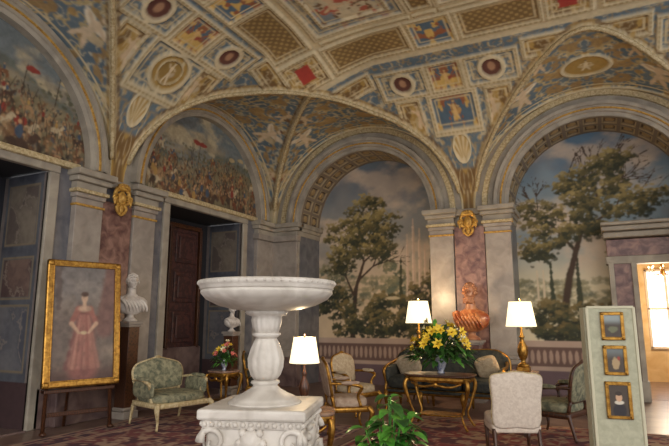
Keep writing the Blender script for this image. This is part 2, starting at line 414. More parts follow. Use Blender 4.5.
# ------------------------------------------------------------ WALL mapping
DEP=1.1
def TLr(u,dep,z,c): return (XL-dep,c+u,z)
def TB(u,dep,z,c): return (c+u,YB+dep,z)
def arcpts(R,z0,n=40): return [(R*math.cos(pi-pi*k/n),z0+R*math.sin(pi-pi*k/n)) for k in range(n+1)]
def wall_strip(b,T,c,inner,top,m,dep=0):
    v=[];f=[]
    for (a,z) in inner: v.append(T(a,dep,z,c));v.append(T(a*1.0,dep,max(top,z),c))
    for i in range(len(inner)-1): f.append((2*i,2*i+2,2*i+3,2*i+1))
    b.add(v,f,m,False)
def quad(b,T,c,u0,u1,z0,z1,m,dep=0): b.add([T(u0,dep,z0,c),T(u1,dep,z0,c),T(u1,dep,z1,c),T(u0,dep,z1,c)],[(0,1,2,3)],m,False)
def sweep(b,T,c,prof,z0,m,n=48,ry=1):
    v=[];f=[];k=len(prof)
    for i in range(n+1):
        a=pi-pi*i/n
        for (r,dp) in prof: v.append(T(r*math.cos(a),dp,z0+r*math.sin(a)*ry,c))
    for i in range(n):
        for j in range(k-1): f.append((i*k+j,(i+1)*k+j,(i+1)*k+j+1,i*k+j+1))
    b.add(v,f,m,False)
bw=B('wall_back')
H=6.65;RI=1.75
for c in BC:
    quad(bw,TB,c,-2.6,-RI,0,H,STONE);quad(bw,TB,c,RI,2.6,0,H,STONE)
    wall_strip(bw,TB,c,arcpts(RI,SP),H,STONE)
    for sg in (-1,1):
        bw.add([TB(sg*RI,0,0,c),TB(sg*RI,DEP,0,c),TB(sg*RI,DEP,SP,c),TB(sg*RI,0,SP,c)],[(0,1,2,3)],BLUEM,False)
quad(bw,TB,0,7.9,8.4,0,H,STONE)
bw.done()
for ci,c in enumerate(BC):
    n=300;m_=50;A=np.linspace(pi,0,n);W=np.linspace(0,DEP,m_);AA,WW=np.meshgrid(A,W,indexing='ij')
    fa=(AA/pi*15)%1;fw=((WW-.07)/.48)%1;ok=((WW>.07)&(WW<1.03))*1.
    cof=((abs(fa-.5)<.32)&(abs(fw-.5)<.32)).astype(float)*ok
    ring=((abs(fa-.5)<.4)&(abs(fw-.5)<.4)).astype(float)*ok
    ros=(np.hypot((fa-.5)*.36,(fw-.5)*.48)<.09).astype(float)
    R=RI+.06*cof-.05*ros*cof
    P=np.stack([c+R*np.cos(AA),YB+WW,SP+R*np.sin(AA)],-1)
    cc=lin((124,110,94))+0*AA[...,None];cc=mixc(cc,lin((162,146,116)),ring-cof);cc=mixc(cc,lin((88,74,66)),cof);cc=mixc(cc,lin((158,134,94)),ros*cof)
    grid_mesh('trim_soffit',P,cc,FRES)
arch=B('trim_2')
for c in BC:
    sweep(arch,TB,c,[(RI-.02,.02),(RI-.02,-.05),(RI+.06,-.06),(RI+.07,-.1),(RI+.2,-.1),(RI+.21,-.14),(RI+.28,-.15),(RI+.31,-.08),(RI+.31,0)],SP,STONE)
    sweep(arch,TB,c,[(RI+.12,-.1),(RI+.13,-.125),(RI+.15,-.125),(RI+.16,-.1)],SP,GOLDP)
    sweep(arch,TB,c,[(2.18,0),(2.19,-.05),(2.3,-.05),(2.31,0)],SP,CREAMM)
for c in LC:
    sweep(arch,TLr,c,[(1.98,.1),(1.98,-.05),(2.05,-.07),(2.06,-.1),(2.2,-.1),(2.21,-.13),(2.28,-.13),(2.3,0)],SP+.08,STONE)
    sweep(arch,TLr,c,[(2.11,-.1),(2.12,-.125),(2.14,-.125),(2.15,-.1)],SP+.08,GOLDP)
arch.done()
def pier(b,T,c,side):
    w=.9
    b.box(T(0,-.04,.35,c),(2*w+.16,.24,.7) if side=='B' else (.24,2*w+.16,.7),PLINTH,.02)
    for u0 in (-.62,.62):
        def bx(z0,z1,ww,dd,m,bev=.008):
            b.box(T(u0,-dd/2+.02,(z0+z1)/2,c),(ww,dd,z1-z0) if side=='B' else (dd,ww,z1-z0),m,bev)
        bx(.7,.8,.66,.2,PIL,.02);bx(.8,.88,.6,.17,PIL,.02);bx(.88,3.5,.54,.13,PIL)
        bx(3.46,3.5,.58,.16,GOLDP,.01);bx(3.6,3.68,.6,.17,PIL,.02);bx(3.68,3.74,.66,.21,CREAMM,.01)
        bx(3.74,3.86,.6,.16,STONE,.01);bx(3.86,3.95,.7,.24,STONE,.02);bx(3.95,4.06,.78,.32,STONE,.02)
        bx(3.5,3.6,.54,.13,PIL)
    b.box(T(0,-.03,2.2,c),(.66,.08,2.9) if side=='B' else (.08,.66,2.9),BRECC,.005)
    b.box(T(0,-.05,3.98,c),(.7,.14,.14) if side=='B' else (.14,.7,.14),STONE,.02)
def cartouche(T,c,side,name):
    b=B(name);K=.78
    p=lambda u,dp,z:T(u*K,dp,3.72+(z-3.68)*K,c)
    r=(lambda a,b_,c_:(a*K,b_*K,c_*K)) if side=='B' else (lambda a,b_,c_:(b_*K,a*K,c_*K))
    b.sphere(p(0,-.16,3.7),r(.12,.07,.17),GOLDP,16);b.sphere(p(0,-.2,3.7),r(.07,.06,.11),GOLDP,12)
    b.sphere(p(0,-.16,3.92),r(.2,.08,.05),GOLDP,12)
    for sg in (-1,1):
        b.sp([p(sg*.09,-.15,3.56),p(sg*.18,-.17,3.62),p(sg*.2,-.16,3.76),p(sg*.17,-.17,3.88),p(sg*.1,-.17,3.86)],[.025,.035,.035,.035,.02],GOLDP)
        b.sp([p(sg*.06,-.15,3.55),p(sg*.13,-.16,3.48),p(sg*.09,-.16,3.38),p(0,-.16,3.3)],[.03,.035,.03,.015],GOLDP)
        for k in range(3): b.sp([p(sg*.12,-.16,3.78-.06*k),p(sg*(.24-.01*k),-.19,3.74-.06*k),p(sg*(.28-.03*k),-.18,3.66-.07*k)],[.02,.026,.01],GOLDP,6,3)
    for k in range(7):
        a=pi*k/6;b.sp([p(0,-.16,3.88),p(.17*math.cos(a),-.2,3.94+.1*math.sin(a))],[.02,.03],GOLDP,6,3)
    b.sphere(p(0,-.16,3.46),r(.06,.05,.12),GOLDP,10)
    b.done()
k_=3
for c in PB: pb=B('trim_%d'%k_);k_+=1;pier(pb,TB,c,'B');pb.done()
for c in PL: pb=B('trim_%d'%k_);k_+=1;pier(pb,TLr,c,'L');pb.done()
pb=B('trim_%d'%k_)
for (T,c,side) in ((TB,XL,'B'),(TLr,YB,'L')):
    for (z0,z1,a,dd,m) in ((0,.7,.9,.2,PLINTH),(.7,.86,.86,.17,PIL),(.86,3.6,.8,.12,PIL),(3.6,3.74,.86,.2,PIL),(3.74,3.86,.82,.15,STONE),(3.86,3.95,.9,.22,STONE),(3.95,4.06,.95,.3,STONE)):
        uu=(a/2+.01) if side=='B' else -(a/2+.01)
        pb.box(T(uu,-dd/2+.02,(z0+z1)/2,c),(a,dd,z1-z0) if side=='B' else (dd,a,z1-z0),m,.01)
for c in BC:
    for sg in (-1,1):
        for (z0,z1,o) in ((3.74,3.86,.03),(3.86,3.95,.07),(3.95,4.06,.12)): pb.box((c+sg*(RI-o/2+.01),YB+DEP/2-.06,(z0+z1)/2),(o,DEP+.1,z1-z0),STONE)
pb.done()
for c in PB: cartouche(TB,c,'B','gilt_cartouche')
for c in PL: cartouche(TLr,c,'L','gilt_cartouche')
# ------------------------------------------------------------ LEFT WALL
lw=B('wall_left');HO=1.25;ZO=3.92
for c in LC:
    quad(lw,TLr,c,-2.6,-HO,0,SP,BLUEM);quad(lw,TLr,c,HO,2.6,0,SP,BLUEM);quad(lw,TLr,c,-HO,HO,ZO,SP+.1,STONE)
    quad(lw,TLr,c,-2.6,-2.0,SP,H,STONE);quad(lw,TLr,c,2.0,2.6,SP,H,STONE)
    wall_strip(lw,TLr,c,arcpts(2.0,SP+.08),H,STONE)
    for sg in (-1,1):
        lw.box((XL,c+sg*(HO+.09),ZO/2),(.1,.18,ZO),STONE,.02);lw.box((XL,c+sg*1.6,.3),(.1,.5,.6),PLINTH,.02)
    lw.box((XL,c,ZO+.09),(.12,2*HO+.36,.18),STONE,.02)
    lw.box((XL+.02,c,SP+.04),(.2,3.5,.1),CREAMM,.02)
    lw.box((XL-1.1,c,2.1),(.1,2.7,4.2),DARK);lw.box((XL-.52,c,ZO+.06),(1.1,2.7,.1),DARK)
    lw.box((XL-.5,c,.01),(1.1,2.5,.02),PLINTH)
lw.done()
for ci,c in enumerate(LC):
    for sg in (1,-1):
        cv=Cv(0,1.05,0,ZO,.015,(72,74,84))
        U,V=cv.U,cv.V
        cv.mix(ss(.35,.65,fbm(U*2.5,V*2.5,5)),(94,96,104))
        def pan(u0,u1,v0,v1,c1,c2,k):
            m=((U>u0)&(U<u1)&(V>v0)&(V<v1))*1.;cv.mix(m,c1);n_=fbm(U*k+v0,V*k,6);cv.mix(m*ss(.35,.65,n_),c2);cv.mix(m*(1-ss(.006,.022,abs(n_-.46)))*.5,(160,146,132))
            e=np.maximum(np.maximum(u0-U,U-u1),np.maximum(v0-V,V-v1));cv.mix((1-ss(.012,.025,abs(e-.02))),(132,118,98))
        pan(.18,.87,2.8,3.72,(98,86,80),(132,120,106),2.5)
        pan(.18,.87,1.95,2.55,(84,64,62),(124,100,90),3)
        pan(.18,.87,.85,1.8,(78,80,92),(112,110,114),2.5)
        cv.mix(((U<.09)|(U>.96))*1.,(122,112,108))
        cv.mix((V<.69)*1.,(72,52,54))
        cv.C*=(.85+.3*cv.N)[...,None]
        P=np.stack([XL-U,np.full_like(U,c+sg*HO),V],-1);grid_mesh('trim_reveal',P,cv.C,FRES)
sh=B('window_1')
for k,yc in enumerate((8.75,9.75)):
    sh.box((XL-.98,yc,2.35),(.06,.9,2.7),SHUT,.01)
    for zz in (1.45,2.35,3.25):
        sh.box((XL-.94,yc,zz),(.04,.66,.7),SHUT,.02);sh.box((XL-.91,yc,zz),(.04,.48,.52),SHUT,.02)
sh.box((XL-.96,9.25,.5),(.1,2.3,1.0),PLINTH,.02)
sh.box((XL-.97,9.25,3.76),(.08,2.1,.1),DARKW,.01)
for yy in (8.24,9.26,10.28): sh.box((XL-.95,yy,2.35),(.08,.08,2.8),DARKW,.01)
sh.done()
# ------------------------------------------------------------ FRESCOES
def lun(c,k):
    cv=Cv(-2.05,2.05,0,2.1,.012,(146,142,126));R_=random.Random(k+3)
    cv.mix(ss(.2,1.6,cv.V),(112,120,122));cv.mix(ss(.48,.66,fbm(cv.U*1.2+k,cv.V*2.2,5)),(180,166,136));cv.mix(ss(.55,.7,fbm(cv.U*2+k+9,cv.V*3,4))*.6,(88,86,86))
    hl=1.1+.22*np.sin(cv.U*1.7+k)+cv.N2*.5
    cv.mix(1-ss(hl-.05,hl+.03,cv.V),(102,106,98));cv.mix(1-ss(hl-.25,hl-.12,cv.V),(120,110,84))
    for q in range(320):
        cv.ell(R_.uniform(-2,2),R_.uniform(.6,1.2),.05,.035,R_.choice([(74,78,60),(96,92,66),(120,108,78)]),.5,1.4,0,.7)
    for q in range(40):
        cv.ell(R_.uniform(-1.8,1.8),R_.uniform(.5,1.5),.3,.12,R_.choice([(176,160,130),(140,130,112)]),.9,1.2,0,.4)
    pal=[(82,62,46),(112,80,54),(58,50,46),(140,106,72),(76,80,84),(118,66,48),(160,134,98),(46,40,38),(96,88,74),(128,98,66)]
    n=900
    for q in range(n):
        t=q/n;a=R_.uniform(-2,2);v=1.0-.95*t+.16*math.sin(a*2.3+k);z=.03+.075*t*t+.01
        col=np.array(R_.choice(pal))+R_.uniform(-10,10)
        cv.ell(a,v,z*.6,z*1.1,col,.55,1.3,R_.uniform(-.8,.8),.8)
        if R_.random()<.4: cv.ell(a,v+z*1.15,z*.3,z*.32,(176,140,104),.5,.5,0,.8)
        if R_.random()<.07: cv.line((a,v),(a+R_.uniform(-.12,.12),v+z*5),.008,.006,(70,54,42))
        if R_.random()<.035:
            h=z*2.1;hc_=R_.choice([(190,172,140),(120,80,52),(78,58,46),(160,128,92)]);sg=R_.choice([-1,1])
            cv.ell(a,v,h,h*.5,hc_,.3,.6,.1);cv.ell(a+sg*h*.95,v+h*.5,h*.3,h*.55,hc_,.3,.4,-.6*sg);cv.ell(a+sg*h*1.25,v+h*.8,h*.33,h*.16,hc_,.3,.3,-.5*sg)
            for l in (-.7,-.4,.5,.8): cv.line((a+l*h,v-h*.3),(a+l*h+R_.uniform(-.3,.3)*h,v-h*1.2),.02,.01,hc_)
            cv.ell(a,v+h*.8,h*.3,h*.5,R_.choice([(140,56,44),(70,84,104),(176,140,80)]),.3,.5);cv.ell(a,v+h*1.45,h*.16,h*.18,(190,150,112),.3,.2)
    for q in range(5): 
        a=R_.uniform(-1.4,1.4);v=R_.uniform(.8,1.0);cv.line((a,v),(a+.06,v+.5),.01,.008,(70,54,42));cv.ell(a+.15,v+.45,.13,.06,R_.choice([(150,60,48),(180,160,120)]),.3,.8)
    cv.blur(1)
    cv.C*=(.9+.5*cv.N)[...,None]*(.85+.3*fbm(cv.U*1.5,cv.V*1.5))[...,None]
    P=np.stack([np.full_like(cv.U,XL-.1),c+cv.U,SP+.1+cv.V],-1);grid_mesh('lunette_fresco',P,cv.C,FRES)
for i,c in enumerate(LC): lun(c,i)
def base_land(cv,top,mid,hor,hz):
    cv.mix(ss(hz,5.9,cv.V),mid);cv.mix(ss(3.8,5.8,cv.V+cv.N2),top)
    cv.mix((1-ss(hz,hz+1.5,cv.V))*.9,hor)
    cl=ss(.47,.66,fbm(cv.U*.9+3,cv.V*1.5,6));cv.mix(cl*.8*ss(hz+.1,hz+1.0,cv.V),(204,182,158))
    cl=ss(.5,.72,fbm(cv.U*1.3+13,cv.V*2.1,6));cv.mix(cl*.4*ss(hz+.3,hz+1.2,cv.V),(134,128,126))
def balus(cv):
    cv.mix((cv.V<1.15)*1.,(176,152,136));cv.mix((cv.V<1.02)*1.,(104,80,72))
    for k in range(-14,15): cv.ell(k*.13,.8,.045,.16,(166,140,124),.2,0)
    cv.mix(((cv.V<.6)&(cv.V>.5))*1.,(176,152,136));cv.mix((cv.V<.5)*1.,(104,84,88))
OLI=[(46,50,34),(66,64,40),(88,80,48),(110,98,58),(134,118,72),(158,140,90)]
FAR=[(92,98,82),(110,110,86),(130,124,94),(152,142,110)]
DRK=[(34,40,30),(48,52,36),(66,66,42),(90,82,50),(116,100,62)]
HZB=lambda cv,a,b,n: [cv.ell(random.uniform(-1.8,1.8),random.uniform(a,b),.16,.07,random.choice(FAR),.6,1.4,0,.5) for _ in range(n)]
cv=Cv(-1.78,1.78,0,5.86,.015,(140,138,132))
base_land(cv,(102,114,126),(144,144,142),(206,180,146),2.3)
HZB(cv,2.0,2.75,260)
cv.foliage([(.35,2.55,.3,.55),(-1.3,2.6,.4,.6)],FAR,260,.06)
for a,h in ((.78,3.75),(.94,4.15),(1.1,3.9),(1.24,3.5)):
    cv.line((a,2.0),(a,h),.075,.02,(198,172,150),.05,.85);cv.line((a-.03,2.0),(a-.02,h-.2),.02,.01,(222,200,176),.03,.8)
cv.line((.58,1.8),(.6,3.2),.07,.02,(64,66,46),.06);cv.line((1.5,1.8),(1.48,3.6),.1,.02,(60,60,42),.08);cv.line((1.36,1.8),(1.36,3.1),.06,.02,(70,68,46),.06)
cv.line((-.75,1.2),(-.66,2.4),.085,.065,(66,50,38),.03);cv.branch((-.66,2.4),1.25,.75,.055,4);cv.branch((-.7,2.2),2.0,.6,.04,3);cv.branch((-.62,2.6),.7,.6,.035,3)
cv.foliage([(-.45,4.35,.65,.45),(-.95,3.85,.45,.4),(.1,4.0,.45,.33),(-.5,3.55,.6,.3),(-.05,3.45,.4,.24),(-.45,4.0,.6,.35),(-1.1,3.2,.4,.3)],OLI,460,.055,13)
cv.foliage([(-1.3,1.95,.5,.55),(-.5,1.7,.5,.4),(.4,1.8,.6,.5),(1.3,1.95,.5,.6),(0,1.4,1.6,.3),(.9,1.5,.8,.3)],DRK,620,.06,16)
cv.ell(.35,2.15,.22,.05,(186,172,140),.3,.5)
balus(cv);cv.blur(1);cv.C*=(.86+.36*fbm(cv.U*2,cv.V*2))[...,None]
grid_mesh('landscape_fresco',np.stack([-5.1+cv.U,np.full_like(cv.U,YB+DEP-.01),cv.V],-1),cv.C,FRES)
cv=Cv(-1.78,1.78,0,5.86,.015,(130,144,150))
base_land(cv,(92,118,140),(140,156,164),(216,202,168),2.1)
HZB(cv,1.9,2.5,260)
cv.line((-1.05,1.8),(-1.05,2.85),.08,.02,(56,62,46),.06);cv.line((-.5,1.8),(-.5,3.0),.08,.02,(60,64,48),.06)
for a in (-1.35,-1.22): cv.line((a,2.0),(a,2.7),.03,.02,(200,184,156),.02)
cv.line((-.95,1.2),(-.66,2.6),.11,.08,(66,50,38),.03);cv.line((-.66,2.6),(-.35,3.6),.08,.055,(66,50,38),.03)
cv.branch((-.35,3.6),1.1,.8,.05,4);cv.branch((-.5,3.1),2.2,.7,.045,4);cv.branch((-.35,3.6),.5,.8,.04,4);cv.branch((-.4,3.4),1.7,.8,.035,3)
cv.foliage([(-1.2,4.0,.42,.32),(-1.0,3.45,.45,.24),(-.4,4.6,.4,.32),(.25,4.65,.6,.4),(.75,4.1,.5,.3),(0,3.75,.5,.26),(-1.35,3.2,.25,.18),(.3,5.1,.35,.22),(-.3,4.1,.5,.3)],OLI,430,.055,12)
cv.line((.35,1.3),(.5,3.1),.07,.04,(66,50,38),.03);cv.foliage([(.55,3.2,.45,.4)],OLI,300,.05)
cv.foliage([(-1.2,1.6,.6,.3),(-.4,1.5,.6,.35),(.5,1.7,.6,.55),(1.3,1.95,.5,.6),(0,1.35,1.6,.25)],DRK,620,.06,16)
balus(cv);cv.blur(1);cv.C*=(.86+.36*fbm(cv.U*2+5,cv.V*2))[...,None]
land2=np.stack([.1+cv.U,np.full_like(cv.U,YB+DEP-.01),cv.V],-1)
nv=cv.V[:,0];nu=cv.U[0];iv=int(np.searchsorted(nv,2.78));iu=int(np.searchsorted(nu,.6))
grid_mesh('landscape_fresco',land2[iv-1:],cv.C[iv-1:],FRES);grid_mesh('landscape_fresco',land2[:iv,:iu+1],cv.C[:iv,:iu+1],FRES)
grid_mesh('landscape_fresco',np.stack([5.3+cv.U,np.full_like(cv.U,YB+DEP-.01),cv.V],-1),cv.C,FRES)
# ------------------------------------------------------------ PORTAL + room beyond
pt=B('door_1')
yd=YB+DEP-.1
for x0 in (.46,):
    pt.box((x0,yd-.1,1.4),(.5,.3,2.8),BRECC,.01);pt.box((x0-.2,yd-.14,1.4),(.1,.34,2.8),STONE,.01);pt.box((x0+.22,yd-.14,1.4),(.1,.34,2.8),STONE,.01)
    pt.box((x0,yd-.14,.2),(.6,.4,.4),STONE,.02)
pt.box((1.02,yd-.12,2.84),(1.7,.34,.16),STONE,.01);pt.box((1.02,yd-.1,3.1),(1.64,.28,.36),BRECC,.01)
pt.box((1.0,yd-.18,3.36),(1.7,.46,.12),STONE,.02);pt.box((.99,yd-.24,3.48),(1.72,.6,.1),STONE,.02);pt.box((.98,yd-.28,3.57),(1.72,.7,.07),STONE,.02)
pt.box((1.76,yd-.1,1.4),(.12,.3,2.8),STONE,.01)
pt.done()
rm=B('wall_anteroom')
rm.box((2.0,17.05,1.8),(4.4,.1,3.6),WARMW);rm.box((-.25,15.15,1.8),(.1,3.9,3.6),WARMW);rm.box((4.2,15.15,1.8),(.1,3.9,3.6),WARMW)
rm.box((2.0,15.15,3.6),(4.5,3.9,.1),WARMW);rm.box((2.0,15.15,-.05),(4.5,3.9,.1),PLINTH)
rm.done()
wd=B('window_2');wd.box((1.6,16.97,1.9),(.9,.04,2.0),GLASSW)
for xx in (1.15,1.6,2.05): wd.box((xx,16.93,1.9),(.06,.08,2.1),WHITEF,.01)
for zz in (.88,1.9,2.92): wd.box((1.6,16.93,zz),(.96,.08,.06),WHITEF,.01)
wd.done()
ch=B('chandelier',(1.4,15.2,2.75),0,.7);ch.lathe([(.01,1.2),(.012,.3),(.05,.25),(.03,.1),(.08,0),(.03,-.12),(.005,-.16)],GOLD,seg=12)
for k in range(8):
    a=k*pi/4;cx,cy=math.cos(a),math.sin(a)
    ch.sp([(0,0,0),(cx*.2,cy*.2,-.1),(cx*.38,cy*.38,-.02),(cx*.4,cy*.4,.06)],.012,GOLD,6);ch.lathe([(.012,0),(.012,.08)],WHITEF,(cx*.4,cy*.4,.06),8);ch.sphere((cx*.4,cy*.4,.17),(.02,.02,.04),BULB,8)
ch.done()
# ------------------------------------------------------------ FLOOR + RUGS
fl=B('floor')
fl.box((.35,5.05,-.05),(16.2,16.2,.1),mat('terrazzo_floor',(104,80,72),.35,col2=(134,110,98),scale=3,detail=8))
fl.done()
def rug(name,x0,x1,y0,y1,cols,z=.004,k=5):
    st=.022;cv=Cv(x0,x1,y0,y1,st,cols[0]);cx,cy=(x0+x1)/2,(y0+y1)/2
    a=abs(cv.U-cx);b=abs(cv.V-cy);e=np.minimum(x1-cv.U,np.minimum(cv.U-x0,np.minimum(cv.V-y0,y1-cv.V)))
    n=fbm(a*k,b*k,3);cv.mix(ss(.56,.6,n)*.8,cols[1]);cv.mix(1-ss(.02,.04,abs(n-.47)),cols[2])
    n2=fbm(a*9,b*9,2);cv.mix(ss(.62,.66,n2),cols[3])
    m=(e<.55)*1.;cv.mix(m,cols[1]);cv.mix(m*ss(.5,.56,fbm(a*10+4,b*10,2)),cols[0]);cv.mix(m*ss(.6,.64,fbm(a*12+9,b*12,2)),cols[2])
    for q in (.05,.18,.5,.57): cv.mix(1-ss(.012,.03,abs(e-q)),cols[3])
    P=np.stack([cv.U,cv.V,np.full_like(cv.U,z)],-1);P[0,:,2]=P[-1,:,2]=0.0005;P[:,0,2]=P[:,-1,2]=.0005
    grid_mesh(name,P,cv.C,RUGM)
rug('persian_rug',-7.05,-3.35,1.6,8.0,[(122,68,70),(76,50,62),(156,128,110),(172,142,122)])
rug('persian_rug',-3.2,1.3,5.3,9.3,[(132,58,54),(80,48,54),(156,120,100),(166,136,110)])
# ------------------------------------------------------------ FURNITURE
FZ=.014
def RX(a): return Matrix.Rotation(a,4,'X')
def armchair(name,loc,rot,w=.66,dp=.6,sh=.42,h=.95,fab=CREAMF,wood=GOLD,arms=True,rnd=.06,low=False,backh=.1):
    b=B(name,(loc[0],loc[1],FZ),rot);hw=w/2;hd=dp/2
    b.box((0,0,sh-.09),(w-.02,dp-.02,.08),wood,.025,sm=True)
    b.sphere((0,.0,sh),(hw-.01,hd-.01,.085),fab,20,.55)
    for sx in (-1,1):
        b.sp([(sx*(hw-.03),hd-.03,sh-.06),(sx*(hw+.01),hd+.015,sh*.68),(sx*(hw-.03),hd-.02,sh*.3),(sx*(hw-.01),hd+.005,.03),(sx*(hw+.005),hd+.02,.015)],[.04,.04,.02,.016,.022],wood,8)
        b.sp([(sx*(hw-.05),-hd+.03,sh-.06),(sx*(hw-.04),-hd-.01,sh*.5),(sx*(hw-.04),-hd-.06,.012)],[.034,.024,.018],wood,8)
    M=Matrix.Translation((0,-hd+.03,sh+.0))@RX(.2)
    bh=h-sh;bw_=hw-.04
    out=[(-bw_*.82,backh),(-bw_*.95,bh*.35),(-bw_*1.02,bh*.7),(-bw_*.86,bh*.93),(-bw_*.4,bh*.98+rnd*.3),(0,bh+rnd*.5),(bw_*.4,bh*.98+rnd*.3),(bw_*.86,bh*.93),(bw_*1.02,bh*.7),(bw_*.95,bh*.35),(bw_*.82,backh),(0,backh-.02)]
    P,_=spline([(p[0],0,p[1]) for p in out],.02,3,True)
    b.puff([(p.x,p.z) for p in P],.05,fab,M,.035)
    b.tube([M@p for p in P],.024,wood,8,True)
    b.sphere(M@Vector((0,.01,bh+rnd*.5+.01)),(.06,.025,.03),wood,10)
    for sx in (-1,1): b.sp([M@Vector((sx*bw_*.82,0,backh)),M@Vector((sx*bw_*.84,0,-.07))],.026,wood,8,3)
    if arms:
        for sx in (-1,1):
            st=M@Vector((sx*bw_*1.0,0,bh*.48))
            b.sp([st,(sx*(hw+.01),-hd*.3,sh+.27),(sx*(hw+.04),hd*.25,sh+.25),(sx*(hw+.03),hd*.5,sh+.21),(sx*(hw-.02),hd*.35,sh+.1),(sx*(hw-.02),hd*.5,sh-.05)],[.02,.022,.026,.028,.022,.026],wood,8)
            b.sphere((sx*(hw+.02),-.02,sh+.285),(.04,hd*.5,.03),fab,12,.8)
            if low: b.sphere((sx*(hw-.01),-.04,sh+.13),(.03,hd*.8,.13),fab,12,.6)
    return b.done()
armchair('upholstered_armchair',(-6.16,6.8),math.radians(-105),.95,.76,.42,.93,GREENF,CREAMM,True,.12,True)
def slipchair(name,loc,rot):
    b=B(name,(loc[0],loc[1],FZ),rot)
    w,dp,sh,h=.58,.52,.46,1.02;hw=w/2;hd=dp/2
    b.sphere((0,0,sh-.02),(hw,hd,.075),WHITEF,20,.45);b.box((0,0,sh-.1),(w-.03,dp-.03,.09),WHITEF,.02,sm=True)
    M=Matrix.Translation((0,-hd+.03,sh-.02))@RX(.16);bh=h-sh
    out=[(-.25,-.05),(-.27,.25),(-.29,.44),(-.27,.53),(-.12,.555),(0,.57),(.12,.555),(.27,.53),(.29,.44),(.27,.25),(.25,-.05),(0,-.06)]
    P,_=spline([(p[0],0,p[1]) for p in out],.02,3,True)
    b.puff([(p.x,p.z) for p in P],.06,WHITEF,M,.035);b.tube([M@p for p in P],.012,CREAMM,6,True)
    for sx in (-1,1):
        b.tube([(sx*(hw-.04),hd-.04,sh-.1),(sx*(hw-.045),hd-.04,0.012)],[.03,.016],DARKW,8)
        b.sp([(sx*(hw-.04),-hd+.04,sh-.1),(sx*(hw-.04),-hd-.0,sh*.4),(sx*(hw-.03),-hd-.08,0.012)],[.028,.022,.016],DARKW,8)
    return b.done()
slipchair('side_chair',(-1.06,6.96),math.radians(22))
armchair('french_armchair',(-3.48,7.55),math.radians(-52),.62,.56,.42,1.0,PINKF,GOLD)
armchair('french_armchair',(-3.95,8.95),math.radians(-110),.62,.56,.42,.98,CREAMF,GOLD)
armchair('dark_armchair',(-.66,8.45),math.radians(70),.7,.62,.42,1.0,GREENF,DARKW)
armchair('dark_armchair',(-.15,10.2),math.radians(140),.66,.6,.42,1.0,DARKF,DARKW)
armchair('french_armchair',(-6.0,9.1),math.radians(-60),.62,.56,.42,.95,DARKF,GOLD)
def sofa(name,loc,rot):
    b=B(name,loc,rot);w,dp,sh,h=2.16,.8,.44,1.16;hw=w/2;hd=dp/2
    b.box((0,0,sh-.1),(w,dp-.04,.1),GOLD,.03,sm=True);b.box((0,0,sh-.09),(w-.1,dp+.0,.05),DARKF,.02)
    for k in (-1,0,1): b.sphere((k*.68,.04,sh+.05),(.35,hd-.02,.12),DARKF,20,.45)
    M=Matrix.Translation((0,-hd+.08,sh))@RX(.14);bh=h-sh
    out=[(-1.04,0),(-1.06,.3),(-1.02,.5),(-.8,.62),(-.35,.62),(0,.68),(.35,.62),(.8,.62),(1.02,.5),(1.06,.3),(1.04,0),(0,-.02)]
    P,_=spline([(p[0],0,p[1]) for p in out],.02,4,True);b.puff([(p.x,p.z) for p in P],.1,DARKF,M,.06);b.tube([M@p for p in P],.026,GOLD,8,True)
    for sx in (-1,1):
        b.sphere((sx*(hw-.07),.02,sh+.17),(.07,hd-.02,.18),DARKF,16,.6)
        b.sp([(sx*(hw-.06),-hd+.1,sh+.42),(sx*(hw-.02),0,sh+.36),(sx*(hw-.03),hd*.7,sh+.33),(sx*(hw-.02),hd*.98,sh+.25),(sx*(hw-.05),hd*.9,sh+.05),(sx*(hw-.04),hd*.95,sh-.08)],[.025,.028,.03,.03,.026,.03],GOLD,8)
    for x in (-hw+.06,-.37,.37,hw-.06):
        b.sp([(x,hd-.04,sh-.1),(x,hd+.02,sh*.6),(x,hd-.02,sh*.25),(x,hd+.02,.015)],[.045,.045,.022,.026],GOLD,8)
        b.sp([(x,-hd+.06,sh-.1),(x,-hd+.0,.015)],[.04,.02],GOLD,8)
    M2=Matrix.Rotation(.3,4,'Y')@RX(-.35)
    b.sphere((.72,-.05,sh+.34),(.22,.08,.2),CREAMF,16,.5,M=M2);b.sphere((-.72,-.05,sh+.34),(.2,.08,.2),CREAMF,16,.5,M=M2)
    return b.done()
sofa('sofa',(-2.6,9.95,0),pi)
